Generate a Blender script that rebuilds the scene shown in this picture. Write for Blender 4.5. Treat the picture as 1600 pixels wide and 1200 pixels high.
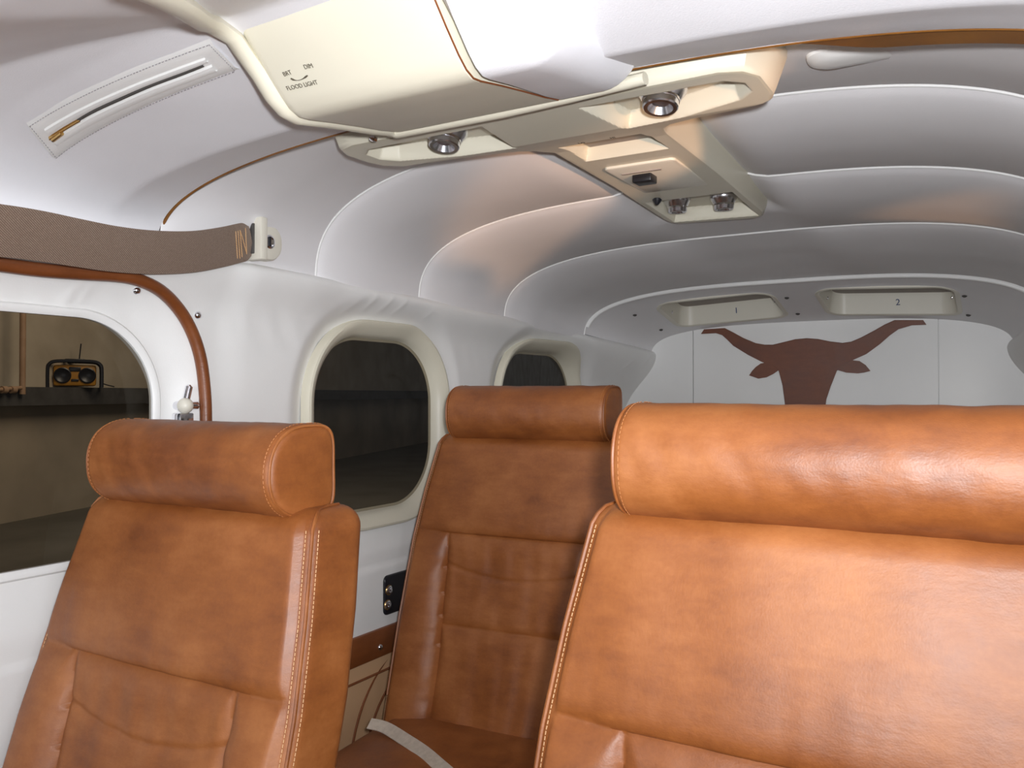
import bpy, bmesh, math, random
from mathutils import Vector, noise
random.seed(4)
C = bpy.context.scene.collection
for o in list(bpy.data.objects):
    bpy.data.objects.remove(o, do_unlink=True)

# ------------------------------------------------------------------ camera
ZC = 1.45                                  # eye height above the hangar ground
FPX = 1300.0
PSI, PITCH = math.radians(30.6), math.radians(0.66)
CAMX = 0.67
cam_d = bpy.data.cameras.new('camera'); cam = bpy.data.objects.new('camera', cam_d); C.objects.link(cam)
cam_d.sensor_width = 36.0; cam_d.lens = FPX / 1600 * 36.0; cam_d.clip_start = 0.01
cam.location = (CAMX, 0, ZC)
cam.rotation_euler = (math.pi / 2 + PITCH, 0, PSI)
bpy.context.scene.camera = cam

# ------------------------------------------------------------------ light
sc = bpy.context.scene
sc.view_settings.view_transform = 'Standard'
sc.view_settings.look = 'None'
sc.view_settings.gamma = 1.0
sc.view_settings.exposure = 0.15
sc.view_settings.use_curve_mapping = False
world = bpy.data.worlds.new('world'); sc.world = world; world.use_nodes = True
world.node_tree.nodes['Background'].inputs[0].default_value = (0.80, 0.86, 1.0, 1)
world.node_tree.nodes['Background'].inputs[1].default_value = 0.06


def lamp(name, kind, loc, energy, color, **kw):
    l = bpy.data.lights.new(name, kind); l.energy = energy; l.color = color
    for k, v in kw.items():
        if k != 'aim':
            setattr(l, k, v)
    o = bpy.data.objects.new(name, l); C.objects.link(o); o.location = loc
    if 'aim' in kw:
        o.rotation_euler = (Vector(kw['aim']) - Vector(loc)).to_track_quat('-Z', 'Y').to_euler()
    return o


# camera flash, held just right of and above the lens, its head tipped up towards the overhead pad
lamp('camera_flash', 'SPOT', (CAMX + 0.055, -0.01, ZC + 0.05), 84.0, (0.96, 0.97, 1.0), shadow_soft_size=0.022, spot_size=math.radians(150), spot_blend=1.0,
     aim=(CAMX + 0.055 - math.sin(PSI), -0.01 + math.cos(PSI), ZC + 0.05 + 0.40))
# added soft fill behind the camera, evening out the flash falloff
lamp('cabin_front_fill', 'AREA', (0.55, -3.2, ZC + 0.15), 46.0, (0.93, 0.96, 1.0), shape='RECTANGLE', size=3.0, size_y=1.1,
     aim=(0.0, 3.0, ZC + 0.15))
# added fill light from the right, brightening the left cabin wall
lamp('cabin_side_fill', 'AREA', (2.9, -1.3, ZC + 0.1), 36.0, (0.95, 0.97, 1.0), shape='RECTANGLE', size=1.2, size_y=1.4, aim=(-0.85, 1.8, ZC + 0.0))
# tungsten work lamps in the hangar: one beam enters by the crew door, one by the aft left window
WARM = (1.0, 0.55, 0.30)
lamp('work_lamp_light', 'SPOT', (2.6, -0.5, ZC - 0.55), 300.0, WARM, shadow_soft_size=0.06, spot_size=math.radians(11), spot_blend=.45, aim=(-0.15, 1.85, ZC + 0.52))
lamp('work_lamp_light', 'SPOT', (-2.2, 3.3, ZC - 0.95), 150.0, WARM, shadow_soft_size=0.04, spot_size=math.radians(7), spot_blend=.4, aim=(0.66, 2.25, ZC + 0.40))
# added unseen fill that lifts the hangar wall outside the windows
lamp('hangar_wall_fill', 'AREA', (-5.2, 5.6, ZC + 3.6), 130.0, (1.0, 0.88, 0.72), shape='RECTANGLE', size=2.0, size_y=3.0, aim=(-9.0, 6.0, 1.0))

# ------------------------------------------------------------------ helpers
SN, CS = math.sin(PSI), math.cos(PSI)
HY = 615.0


def ray(px, py):
    xn = (px - 800) / FPX; yn = (HY - py) / FPX
    return Vector((xn * CS - SN, xn * SN + CS, yn))


def P(px, py, X=None, Y=None, Z=None, d=None):
    """a point of the cabin seen at a photo pixel, on the plane X=, Y= or Z= (z counted from eye height)"""
    r = ray(px, py)
    if X is not None: t = (X - CAMX) / r.x
    elif Y is not None: t = Y / r.y
    elif Z is not None: t = Z / r.z
    else: t = d
    return Vector((CAMX + r.x * t, r.y * t, r.z * t))


def Psurf(px, py, f, t0=0.4, t1=6):
    """where the pixel's sight line meets the surface z = f(x, y) from below"""
    r = ray(px, py)
    a, b = t0, t1
    g = lambda t: r.z * t - f(CAMX + r.x * t, r.y * t)
    for _ in range(50):
        m = (a + b) / 2
        if g(m) < 0: a = m
        else: b = m
    return Vector((CAMX + r.x * a, r.y * a, r.z * a))


def sm(a, b, x):
    t = max(0.0, min(1.0, (x - a) / (b - a))); return t * t * (3 - 2 * t)


def lerp_tab(tab, x):
    if x <= tab[0][0]: return tab[0][1]
    for (x0, y0), (x1, y1) in zip(tab, tab[1:]):
        if x <= x1:
            return y0 + (y1 - y0) * (x - x0) / (x1 - x0)
    return tab[-1][1]


class M:
    """collects geometry, then links it as one mesh object"""
    def __init__(s): s.v = []; s.f = []

    def add(s, v, f):
        n = len(s.v); s.v += [tuple(p) for p in v]; s.f += [tuple(i + n for i in q) for q in f]; return s

    def grid(s, nu, nv, fn, closeu=False, closev=False):
        v = [fn(i, j) for j in range(nv) for i in range(nu)]
        f = []
        for j in range(nv if closev else nv - 1):
            for i in range(nu if closeu else nu - 1):
                i2, j2 = (i + 1) % nu, (j + 1) % nv
                f.append((j * nu + i, j * nu + i2, j2 * nu + i2, j2 * nu + i))
        return s.add(v, f)

    def tube(s, pts, r, n=10, closed=False, flat=1.0):
        pts = [Vector(p) for p in pts]; m = len(pts); rings = []
        up = None
        for k, p in enumerate(pts):
            a = pts[(k - 1) % m] if (closed or k) else p
            b = pts[(k + 1) % m] if (closed or k < m - 1) else p
            t = (b - a).normalized()
            if up is None:
                up = Vector((0, 0, 1)) if abs(t.z) < .9 else Vector((1, 0, 0))
            side = t.cross(up)
            if side.length < 1e-5: side = t.orthogonal()
            side.normalize(); up = side.cross(t).normalized()
            rr = r[k] if isinstance(r, (list, tuple)) else r
            rings.append([p + side * math.cos(2 * math.pi * q / n) * rr + up * math.sin(2 * math.pi * q / n) * rr * flat for q in range(n)])
        base = len(s.v)
        s.grid(n, m, lambda i, j: rings[j][i], closeu=True, closev=closed)
        if not closed:
            s.f.append(tuple(base + i for i in reversed(range(n))))
            s.f.append(tuple(base + (m - 1) * n + i for i in range(n)))
        return s

    def lathe(s, prof, origin, axis, n=24):
        """profile of (distance along axis, radius)"""
        axis = Vector(axis).normalized(); e1 = axis.orthogonal().normalized(); e2 = axis.cross(e1); o = Vector(origin)
        base = len(s.v)
        s.grid(n, len(prof), lambda i, j: o + axis * prof[j][0] + (e1 * math.cos(2 * math.pi * i / n) + e2 * math.sin(2 * math.pi * i / n)) * prof[j][1], closeu=True)
        s.f.append(tuple(base + i for i in reversed(range(n))))
        s.f.append(tuple(base + (len(prof) - 1) * n + i for i in range(n)))
        return s

    def box(s, c, h, r=0.0, rot=None, seg=2):
        bm = bmesh.new(); bmesh.ops.create_cube(bm, size=2)
        for v in bm.verts: v.co = Vector((v.co.x * h[0], v.co.y * h[1], v.co.z * h[2]))
        if r > 0:
            bmesh.ops.bevel(bm, geom=list(bm.edges), offset=r, segments=seg, profile=.5, affect='EDGES')
        return s._bm(bm, c, rot)

    def _bm(s, bm, c=(0, 0, 0), rot=None):
        bm.verts.ensure_lookup_table(); c = Vector(c)
        vs = [(rot @ v.co if rot else v.co) + c for v in bm.verts]
        fs = [[v.index for v in f.verts] for f in bm.faces]
        bm.free()
        return s.add(vs, fs)

    def loft(s, rings, cap0=True, cap1=True):
        n = len(rings[0]); base = len(s.v)
        s.grid(n, len(rings), lambda i, j: rings[j][i], closeu=True)
        if cap0: s.f.append(tuple(base + i for i in reversed(range(n))))
        if cap1: s.f.append(tuple(base + (len(rings) - 1) * n + i for i in range(n)))
        return s

    def build(s, name, mat, parent=None, smooth=True, angle=40, local=False):
        me = bpy.data.meshes.new(name)
        if local: me.from_pydata([tuple(p) for p in s.v], [], s.f)
        else: me.from_pydata([(p[0], p[1], p[2] + ZC) for p in s.v], [], s.f)
        bm = bmesh.new(); bm.from_mesh(me)
        bmesh.ops.recalc_face_normals(bm, faces=bm.faces)
        bm.to_mesh(me); bm.free()
        if smooth:
            me.polygons.foreach_set('use_smooth', [True] * len(me.polygons))
            me.set_sharp_from_angle(angle=math.radians(angle))
        me.materials.append(mat)
        o = bpy.data.objects.new(name, me); C.objects.link(o)
        if parent is not None:
            o.parent = parent
            if not local:
                q = parent; loc = Vector()
                while q is not None:
                    loc += q.location; q = q.parent
                o.location = -loc
        return o


def empty(name, loc):
    o = bpy.data.objects.new(name, None); C.objects.link(o); o.location = (loc[0], loc[1], loc[2] + ZC); o.empty_display_size = .05
    return o


def tag(o, label, cat=None, group=None, kind=None):
    o['label'] = label
    if cat: o['category'] = cat
    if group: o['group'] = group
    if kind: o['kind'] = kind
    return o


def rrect(cy, cz, a, b, r, n=24):
    """rounded rectangle outline, list of (y, z)"""
    r = min(r, a, b); out = []
    for q, (sy, sz) in enumerate(((1, 1), (-1, 1), (-1, -1), (1, -1))):
        for k in range(n):
            th = math.pi / 2 * (q + k / (n - 1))
            out.append((cy + sy * (a - r) + r * math.cos(th), cz + sz * (b - r) + r * math.sin(th)))
    return out


def sdrr(y, z, cy, cz, a, b, r):
    qy, qz = abs(y - cy) - a + r, abs(z - cz) - b + r
    return math.hypot(max(qy, 0), max(qz, 0)) + min(max(qy, qz), 0) - r


def cut(o, cutter):
    m = o.modifiers.new('cut', 'BOOLEAN'); m.operation = 'DIFFERENCE'; m.object = cutter; m.solver = 'EXACT'
    dg = bpy.context.evaluated_depsgraph_get(); dg.update()
    me = bpy.data.meshes.new_from_object(o.evaluated_get(dg))
    o.modifiers.clear(); old = o.data; o.data = me; bpy.data.meshes.remove(old)
    cm = cutter.data; bpy.data.objects.remove(cutter, do_unlink=True); bpy.data.meshes.remove(cm)


def text_mesh(body, size):
    cu = bpy.data.curves.new('t', 'FONT'); cu.body = body; cu.size = size; cu.align_x = 'CENTER'; cu.align_y = 'CENTER'; cu.extrude = 0.0002; cu.resolution_u = 3
    o = bpy.data.objects.new('t', cu); C.objects.link(o)
    dg = bpy.context.evaluated_depsgraph_get(); dg.update()
    me = o.evaluated_get(dg).to_mesh()
    v = [tuple(x.co) for x in me.vertices]; f = [tuple(p.vertices) for p in me.polygons]
    bpy.data.objects.remove(o, do_unlink=True); bpy.data.curves.remove(cu)
    return v, f


def put_text(body, size, origin, ex, ey, name, mat, parent, lift=0.0008):
    v, f = text_mesh(body, size)
    ex = Vector(ex).normalized(); ey = Vector(ey); ey = (ey - ex * ey.dot(ex)).normalized(); ez = ex.cross(ey)
    o = Vector(origin) + ez * lift
    m = M().add([o + ex * p[0] + ey * p[1] + ez * p[2] for p in v], f)
    return m.build(name, mat, parent, smooth=False)


# ------------------------------------------------------------------ materials
def new_mat(name, color, rough=.5, metal=0.0, spec=.5):
    m = bpy.data.materials.new(name); m.use_nodes = True
    b = m.node_tree.nodes['Principled BSDF']
    b.inputs['Base Color'].default_value = (*color, 1); b.inputs['Roughness'].default_value = rough
    b.inputs['Metallic'].default_value = metal; b.inputs['Specular IOR Level'].default_value = spec
    return m, m.node_tree, b


def mottled(name, c0, c1, scale=6, rough=.5, bump=0.0, bscale=200, spec=.5, detail=4, metal=0.0, coords='Object', stretch=None):
    m, nt, b = new_mat(name, c0, rough, metal, spec)
    N, L = nt.nodes, nt.links
    tc = N.new('ShaderNodeTexCoord'); src = tc.outputs[coords]
    if stretch:
        mp = N.new('ShaderNodeMapping'); mp.inputs['Scale'].default_value = stretch; L.new(src, mp.inputs[0]); src = mp.outputs[0]
    n = N.new('ShaderNodeTexNoise'); n.inputs['Scale'].default_value = scale; n.inputs['Detail'].default_value = detail
    L.new(src, n.inputs['Vector'])
    r = N.new('ShaderNodeValToRGB'); r.color_ramp.elements[0].position = .35; r.color_ramp.elements[1].position = .68
    r.color_ramp.elements[0].color = (*c0, 1); r.color_ramp.elements[1].color = (*c1, 1)
    L.new(n.outputs[0], r.inputs[0]); L.new(r.outputs[0], b.inputs['Base Color'])
    if bump:
        n2 = N.new('ShaderNodeTexNoise'); n2.inputs['Scale'].default_value = bscale; n2.inputs['Detail'].default_value = 3
        L.new(tc.outputs[coords], n2.inputs['Vector'])
        bp = N.new('ShaderNodeBump'); bp.inputs['Strength'].default_value = bump; bp.inputs['Distance'].default_value = .002
        L.new(n2.outputs[0], bp.inputs['Height']); L.new(bp.outputs[0], b.inputs['Normal'])
    return m


def leather(name, dark, mid, light, rough=.42, grain=.14):
    m, nt, b = new_mat(name, mid, rough, 0.0, .65)
    N, L = nt.nodes, nt.links
    tc = N.new('ShaderNodeTexCoord'); oi = N.new('ShaderNodeObjectInfo')
    vm = N.new('ShaderNodeVectorMath'); vm.operation = 'MULTIPLY_ADD'
    cx = N.new('ShaderNodeCombineXYZ')
    for k in range(3): L.new(oi.outputs['Random'], cx.inputs[k])
    vm.inputs[1].default_value = (7, 3, 5); L.new(cx.outputs[0], vm.inputs[0]); L.new(tc.outputs['Object'], vm.inputs[2])
    src = vm.outputs[0]

    def noi(sc_, det, stretch=None, rot=None, rgh=.55):
        s = src
        if stretch:
            mp = N.new('ShaderNodeMapping'); mp.inputs['Scale'].default_value = stretch
            if rot: mp.inputs['Rotation'].default_value = rot
            L.new(src, mp.inputs[0]); s = mp.outputs[0]
        n = N.new('ShaderNodeTexNoise'); n.inputs['Scale'].default_value = sc_; n.inputs['Detail'].default_value = det; n.inputs['Roughness'].default_value = rgh
        L.new(s, n.inputs['Vector']); return n.outputs[0]
    big = noi(5.5, 5); streak = noi(18, 4, (1, 1, 3.2), (0, .5, 0)); fine = noi(170, 2)
    mix = N.new('ShaderNodeMath'); mix.operation = 'MULTIPLY_ADD'; L.new(streak, mix.inputs[0]); mix.inputs[1].default_value = .30; L.new(big, mix.inputs[2])
    mx2 = N.new('ShaderNodeMath'); mx2.operation = 'MULTIPLY_ADD'; L.new(fine, mx2.inputs[0]); mx2.inputs[1].default_value = .14; L.new(mix.outputs[0], mx2.inputs[2])
    r = N.new('ShaderNodeValToRGB'); cr = r.color_ramp
    cr.elements[0].position = .50; cr.elements[0].color = (*dark, 1)
    cr.elements[1].position = .98; cr.elements[1].color = (*light, 1)
    e = cr.elements.new(.72); e.color = (*mid, 1)
    L.new(mx2.outputs[0], r.inputs[0]); L.new(r.outputs[0], b.inputs['Base Color'])
    vo = N.new('ShaderNodeTexVoronoi'); vo.inputs['Scale'].default_value = 420; L.new(src, vo.inputs['Vector'])
    wr = noi(60, 4, (1, 1, 2.5), (0, .6, 0))
    h = N.new('ShaderNodeMath'); h.operation = 'MULTIPLY_ADD'; L.new(vo.outputs['Distance'], h.inputs[0]); h.inputs[1].default_value = .22; L.new(wr, h.inputs[2])
    bp = N.new('ShaderNodeBump'); bp.inputs['Strength'].default_value = grain; bp.inputs['Distance'].default_value = .003
    L.new(h.outputs[0], bp.inputs['Height']); L.new(bp.outputs[0], b.inputs['Normal'])
    rr = N.new('ShaderNodeMapRange'); L.new(big, rr.inputs[0]); rr.inputs[1].default_value = .3; rr.inputs[2].default_value = .7
    rr.inputs[3].default_value = rough - .06; rr.inputs[4].default_value = rough + .08; L.new(rr.outputs[0], b.inputs['Roughness'])
    return m


TAN = leather('tan_leather', (.170, .046, .009), (.270, .083, .0165), (.385, .138, .037), rough=.50)
TAN_TRIM = leather('tan_trim_leather', (.15, .042, .010), (.20, .056, .013), (.26, .078, .02), rough=.40)
EMBLEM = leather('russet_leather', (.115, .030, .011), (.155, .042, .014), (.20, .058, .02), rough=.5)
BINDING = leather('ochre_binding_leather', (.17, .065, .010), (.23, .09, .013), (.30, .125, .02), rough=.5)
VINYL = mottled('white_vinyl', (.83, .83, .815), (.87, .87, .855), 3, .42, .10, 350)
HEADLINER = mottled('headliner_vinyl', (.80, .79, .80), (.84, .83, .84), 3, .55, .12, 420)
COCKPIT = mottled('cockpit_headliner_vinyl', (.82, .82, .85), (.86, .86, .89), 3, .5, .12, 420)
CREAM = mottled('cream_plastic', (.70, .665, .54), (.73, .695, .57), 4, .38, .04, 500)
IVORY = mottled('ivory_plastic', (.74, .71, .61), (.77, .74, .64), 4, .36, .03, 500)
TANPANEL = mottled('beige_vinyl', (.64, .39, .21), (.70, .44, .25), 5, .5, .1, 300)
GREYPANEL = mottled('grey_insert', (.30, .26, .235), (.34, .30, .27), 8, .5)
CHROME = new_mat('chrome', (.80, .80, .84), .13, 1.0)[0]
SATIN = new_mat('satin_aluminium', (.70, .70, .74), .26, 1.0)[0]
BRASS = new_mat('brass', (.65, .42, .16), .3, 1.0)[0]
BLACK = new_mat('black_plastic', (.012, .012, .016), .35)[0]
BLUE = new_mat('blue_plastic', (.05, .08, .15), .4)[0]
INK = new_mat('printed_ink', (.09, .075, .05), .6)[0]
NUMBERINK = new_mat('blue_ink', (.02, .05, .16), .6)[0]
THREAD = mottled('light_thread', (.58, .34, .17), (.66, .42, .23), 60, .7)
TANTHREAD = mottled('tan_thread', (.40, .15, .045), (.48, .20, .07), 60, .6)
DARKTHREAD = new_mat('dark_thread', (.30, .29, .30), .8)[0]
LENS = new_mat('white_lens', (.88, .88, .86), .2)[0]
BELT = mottled('cream_webbing', (.50, .43, .35), (.60, .52, .43), 90, .75, .3, 700)
CARPET = mottled('carpet', (.20, .13, .08), (.26, .18, .11), 60, .95, .5, 600)
CONCRETE = mottled('hangar_floor_concrete', (.10, .09, .07), (.14, .125, .10), 1.2, .9)
HWALL = mottled('hangar_wall_paint', (.36, .30, .22), (.50, .43, .33), 1.4, .9, detail=8)
HWAINS = mottled('hangar_wainscot', (.27, .225, .17), (.42, .35, .26), .9, .9, detail=9)
STEEL = mottled('dark_steel', (.06, .055, .05), (.09, .085, .08), 6, .6)
PIPE = mottled('copper_pipe', (.36, .22, .13), (.42, .27, .17), 6, .5)
YELLOW = mottled('yellow_plastic', (.36, .16, .012), (.43, .20, .02), 9, .5)


def webbing():
    m, nt, b = new_mat('brown_webbing', (.16, .095, .06), .42)
    N, L = nt.nodes, nt.links
    tc = N.new('ShaderNodeTexCoord')
    w1 = N.new('ShaderNodeTexWave'); w1.inputs['Scale'].default_value = 130; w1.bands_direction = 'DIAGONAL'; L.new(tc.outputs['Object'], w1.inputs['Vector'])
    n = N.new('ShaderNodeTexNoise'); n.inputs['Scale'].default_value = 480; L.new(tc.outputs['Object'], n.inputs['Vector'])
    mu = N.new('ShaderNodeMath'); mu.operation = 'MULTIPLY'; L.new(w1.outputs[1], mu.inputs[0]); L.new(n.outputs[0], mu.inputs[1])
    r = N.new('ShaderNodeValToRGB'); r.color_ramp.elements[0].color = (.11, .065, .042, 1); r.color_ramp.elements[1].color = (.33, .245, .19, 1)
    r.color_ramp.elements[1].position = .6
    L.new(mu.outputs[0], r.inputs[0]); L.new(r.outputs[0], b.inputs['Base Color'])
    bp = N.new('ShaderNodeBump'); bp.inputs['Strength'].default_value = .5; bp.inputs['Distance'].default_value = .001
    L.new(mu.outputs[0], bp.inputs['Height']); L.new(bp.outputs[0], b.inputs['Normal'])
    b.inputs['Sheen Weight'].default_value = .4
    return m


def glass():
    m = bpy.data.materials.new('tinted_window_glass'); m.use_nodes = True
    nt = m.node_tree; N, L = nt.nodes, nt.links; N.clear()
    out = N.new('ShaderNodeOutputMaterial'); mx = N.new('ShaderNodeMixShader'); tr = N.new('ShaderNodeBsdfTransparent'); gl = N.new('ShaderNodeBsdfGlossy')
    lw = N.new('ShaderNodeLayerWeight'); pw = N.new('ShaderNodeMath'); pw.operation = 'POWER'; pw.inputs[1].default_value = 5.0
    fr = N.new('ShaderNodeMath'); fr.operation = 'MULTIPLY_ADD'; fr.inputs[1].default_value = .8; fr.inputs[2].default_value = .035
    L.new(lw.outputs['Facing'], pw.inputs[0]); L.new(pw.outputs[0], fr.inputs[0])
    tr.inputs[0].default_value = (.66, .63, .58, 1); gl.inputs['Roughness'].default_value = .02; gl.inputs[0].default_value = (.6, .6, .6, 1)
    L.new(fr.outputs[0], mx.inputs[0]); L.new(tr.outputs[0], mx.inputs[1]); L.new(gl.outputs[0], mx.inputs[2]); L.new(mx.outputs[0], out.inputs[0])
    return m


WEB = webbing(); GLASS = glass()

# ------------------------------------------------------------------ the cabin's shape (z counted from eye height)
ZLEDGE = [(-.5, .32), (.8, .32), (1.34, .30), (2.1, .285), (2.47, .27), (3.04, .24), (3.56, .193), (3.7, .18)]
ZCROWN = [(1.0, .555), (1.55, .553), (1.98, .512), (2.47, .475), (3.04, .407), (3.56, .297)]


def zl(y): return lerp_tab(ZLEDGE, y)
def zc(y): return lerp_tab(ZCROWN, y)
def wl(y): return .80 - .12 * sm(2.75, 3.6, y)


def arch(y, th, n=3.0, inset=0.0):
    """a point of the headliner section at station y, th 0..pi"""
    W = wl(y) + .022; z0, z1 = zl(y) - .03, zc(y)
    c, s = math.cos(th), math.sin(th)
    x = -W * math.copysign(abs(c) ** (2 / n), c); z = z0 + (z1 - z0) * abs(s) ** (2 / n)
    # inward direction, towards a point low on the centreline
    v = Vector((-x * .45, 0, z0 - .15 - z)).normalized()
    return Vector((x + v.x * inset, y, z + v.z * inset))


SEAMS = [1.10, 1.55, 1.98, 2.47, 3.04]

# ------------------------------------------------------------------ ceiling: outer skin plus one stretched panel between each pair of bows
NT = 120
th_of = lambda i: .02 + (math.pi - .04) * i / (NT - 1)
skin = M().grid(NT, 30, lambda i, j: arch(1.05 + 2.55 * j / 29, th_of(i), inset=-.105)).build('ceiling', HEADLINER)
tag(skin, 'arched cabin roof covered with white headliner panels', kind='structure')
for k in range(4):
    ya, yb = SEAMS[k], SEAMS[k + 1]
    NS = 36

    def pf(i, j, ya=ya, yb=yb, k=k):
        s = j / (NS - 1); y = ya + (yb - ya) * s; th = th_of(i)
        # straight chord between the bows, pulled tight so that it bellies into the cabin
        A = (.030, .030, .030, .024)[k]
        prof = math.sin(math.pi * s ** .72) ** .85 if 0 < s < 1 else 0.0
        w = .55 + .45 * abs(math.sin(th)) ** .5
        w *= 1 - .85 * math.exp(-(math.cos(th) / .12) ** 4)      # pinned up along the console
        wr = noise.noise(Vector((math.cos(th) * 3, y * 9, k * 7))) * .0016 * prof
        up = .026 * math.exp(-(math.cos(th) / .085) ** 4) * sm(2.25, 2.18, y) * sm(1.5, 1.6, y)
        return arch(y, th, inset=A * prof * w + wr - up)
    p = M().grid(NT, NS, pf).build('headliner_panel', HEADLINER, skin, angle=60)
    p['label'] = 'stretched white headliner panel between two roof bows'
    if k < 4:
        e = M().tube([pf(i, NS - 1) + Vector((0, 0, -.002)) for i in range(NT)], .0028, 8).build('bow_piping', VINYL, skin)

# the aft valance sloping from the last bow down to the bulkhead, with two tray openings
def zval(x, y):
    th_n = 3.0
    W = wl(y) + .022; z0, z1 = zl(y) - .03, zc(y)
    return z0 + (z1 - z0) * max(0.0, 1 - abs(x / W) ** th_n) ** (1 / th_n)


TRAYS = [(-.31, 3.325, .225, .155), (.305, 3.325, .225, .155)]   # centre x, y, half sizes


def valance():
    nx, ny = 170, 54
    v, keep = [], {}
    def S(x, y): return min(sdrr(x, y, c[0], c[1], c[2], c[3], .06) for c in TRAYS)
    pts = []
    for j in range(ny):
        y = 3.04 + (3.585 - 3.04) * j / (ny - 1)
        for i in range(nx):
            u = -1 + 2 * i / (nx - 1); u = math.copysign(1 - (1 - abs(u)) ** 1.35, u)
            x = u * (wl(y) + .021)
            pts.append([x, y])
    f = []
    ins = [S(*p) < -.0005 for p in pts]
    for j in range(ny - 1):
        for i in range(nx - 1):
            q = (j * nx + i, j * nx + i + 1, (j + 1) * nx + i + 1, (j + 1) * nx + i)
            if sum(ins[a] for a in q) < 2: f.append(q)
    used = set(a for q in f for a in q)
    for a in used:
        for _ in range(6):
            x, y = pts[a]; s = S(x, y)
            if s < .009 and (s < 0 or any(True for _ in ())):
                e = 1e-4; gx = (S(x + e, y) - S(x - e, y)) / 2e-4; gy = (S(x, y + e) - S(x, y - e)) / 2e-4
                pts[a] = [x - gx * s, y - gy * s]
    m = M().add([(p[0], p[1], zval(*p) - .004 * sm(.03, 0, S(*p))) for p in pts], f)
    return m.build('aft_valance', HEADLINER, skin)


va = valance(); va['label'] = 'smooth grey-white valance above the aft bulkhead'
M().tube([arch(3.045, th_of(i), inset=.006) for i in range(6, NT - 6)], .0075, 10).build('valance_edge', VINYL, skin)

# recessed reading-light trays
for k, (cx, cy, a, b) in enumerate(TRAYS):
    z0 = zval(cx, cy)
    t = empty('light_tray', (cx, cy, z0 + .02))
    tag(t, ('cream recessed tray in the aft valance above the left horn, marked 1', 'cream recessed tray in the aft valance above the right horn, marked 2')[k], 'light tray', 'valance trays')
    def zz(x, y): return zval(x, y)
    rings = []
    for off, dz in ((.014, .004), (.012, -.004), (.004, -.006), (-.004, -.002), (-.012, .055), (-.016, .075)):
        rings.append([Vector((q[0], q[1], zz(q[0], q[1]) + dz)) for q in rrect(cx, cy, a + off, b + off, .06 + off, 14)])
    M().loft(rings, False, False).build('tray_wall', IVORY, t)
    top = [Vector((q[0], q[1], zz(q[0], q[1]) + .075)) for q in rrect(cx, cy, a - .016, b - .016, .04, 14)]
    M().add(top, [tuple(range(len(top)))]).build('tray_top', GREYPANEL, t, smooth=False)
    far = cy + b - .012
    put_text('12'[k], .034, (cx + .02, far - .004, zval(cx, far) + .034), (1, 0, 0), (0, -.25, 1), 'tray_number', NUMBERINK, t, lift=.002)
    for sx in (-1, 1):
        M().lathe([(0, .006), (.003, .006), (.005, .003)], (cx + sx * (a - .014), cy, zval(cx + sx * (a - .014), cy) + .016), (-sx, 0, -.3), 12).build('screw', CHROME, t)

for i, (px, py) in enumerate(((992, 492), (1033, 515), (1230, 465), (1247, 490), (1508, 462), (1514, 492))):
    q = Psurf(px, py, zval, 2.4, 4.2)
    sn = M().lathe([(0, .0085), (.003, .0085), (.006, .005), (.007, .001)], (q.x, q.y, q.z + .001), (0, -.2, -1), 12).build('valance_snap', STEEL)
    tag(sn, ('dark snap stud at the left end of the aft valance', 'dark snap stud below the left corner of tray 1', 'upper dark snap stud between the two valance trays',
             'lower dark snap stud between the two valance trays', 'upper dark snap stud right of tray 2', 'lower dark snap stud right of tray 2')[i], 'snap', 'valance snaps')

# ------------------------------------------------------------------ side walls with window openings
ZW, BW = -.0875, .243
WINS = [(.765, .375, .175), (1.865, .265, .182), (2.81, .285, .185)]         # centre y, half length, corner radius


FOLDS = []          # gathers in the vinyl: y, z, direction, half length, height
for _px, _py, _a, _l, _h in ((540, 480, 40, .035, .004), (568, 474, 60, .03, .005), (592, 478, 55, .028, .005), (615, 480, 60, .03, .0045), (660, 492, 50, .022, .003),
                             (945, 572, 48, .035, .005), (962, 566, 50, .045, .006), (982, 562, 52, .035, .005), (130, 455, 70, .03, .004), (148, 458, 70, .03, .004), (122, 462, 68, .02, .003)):
    _q = P(_px, _py, X=-.84); FOLDS.append((_q.y, _q.z, math.cos(math.radians(_a)), math.sin(math.radians(_a)), _l, _h))


def wall_x(y, z):
    t = zl(y) - z
    k = .068 + .10 * sm(2.9, 3.56, y)
    x = .852 - (.852 - wl(y)) * math.exp(-(max(t - .02, 0) / k) ** 2)
    if t < .022: x += .03 * (1 - math.sqrt(max(0, 1 - (1 - t / .022) ** 2)))
    for n, (cy, a, r) in enumerate(WINS):
        o = .045 if n else .012
        s = sdrr(y, z, cy, ZW, a + o, BW + o, r + o)
        if s < .11:
            x += (.026 if n else .036) * (1 - sm(-.005, (.075 if n else .105), s))
    x -= .010 * sm(1.26, 1.35, y) * sm(1.66, 1.5, y) * sm(.5, .1, t)
    if z < -.485: x -= .007 * sm(-.485, -.492, z)
    # gathers of the stretched vinyl
    x += .0016 * noise.noise(Vector((y * 24 + z * 10, z * 6, 3))) * math.exp(-((t - .14) / .05) ** 2)
    x += .0012 * noise.noise(Vector((y * 3, z * 3, 9)))
    for fy, fz, dy, dz, ln, am in FOLDS:
        u = (y - fy) * dy + (z - fz) * dz; v = -(y - fy) * dz + (z - fz) * dy
        if abs(v) < .03 and abs(u) < ln * 2:
            x -= .5 * am * math.exp(-(v / .0085) ** 2) * math.exp(-(u / ln) ** 2)
    return x


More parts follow.
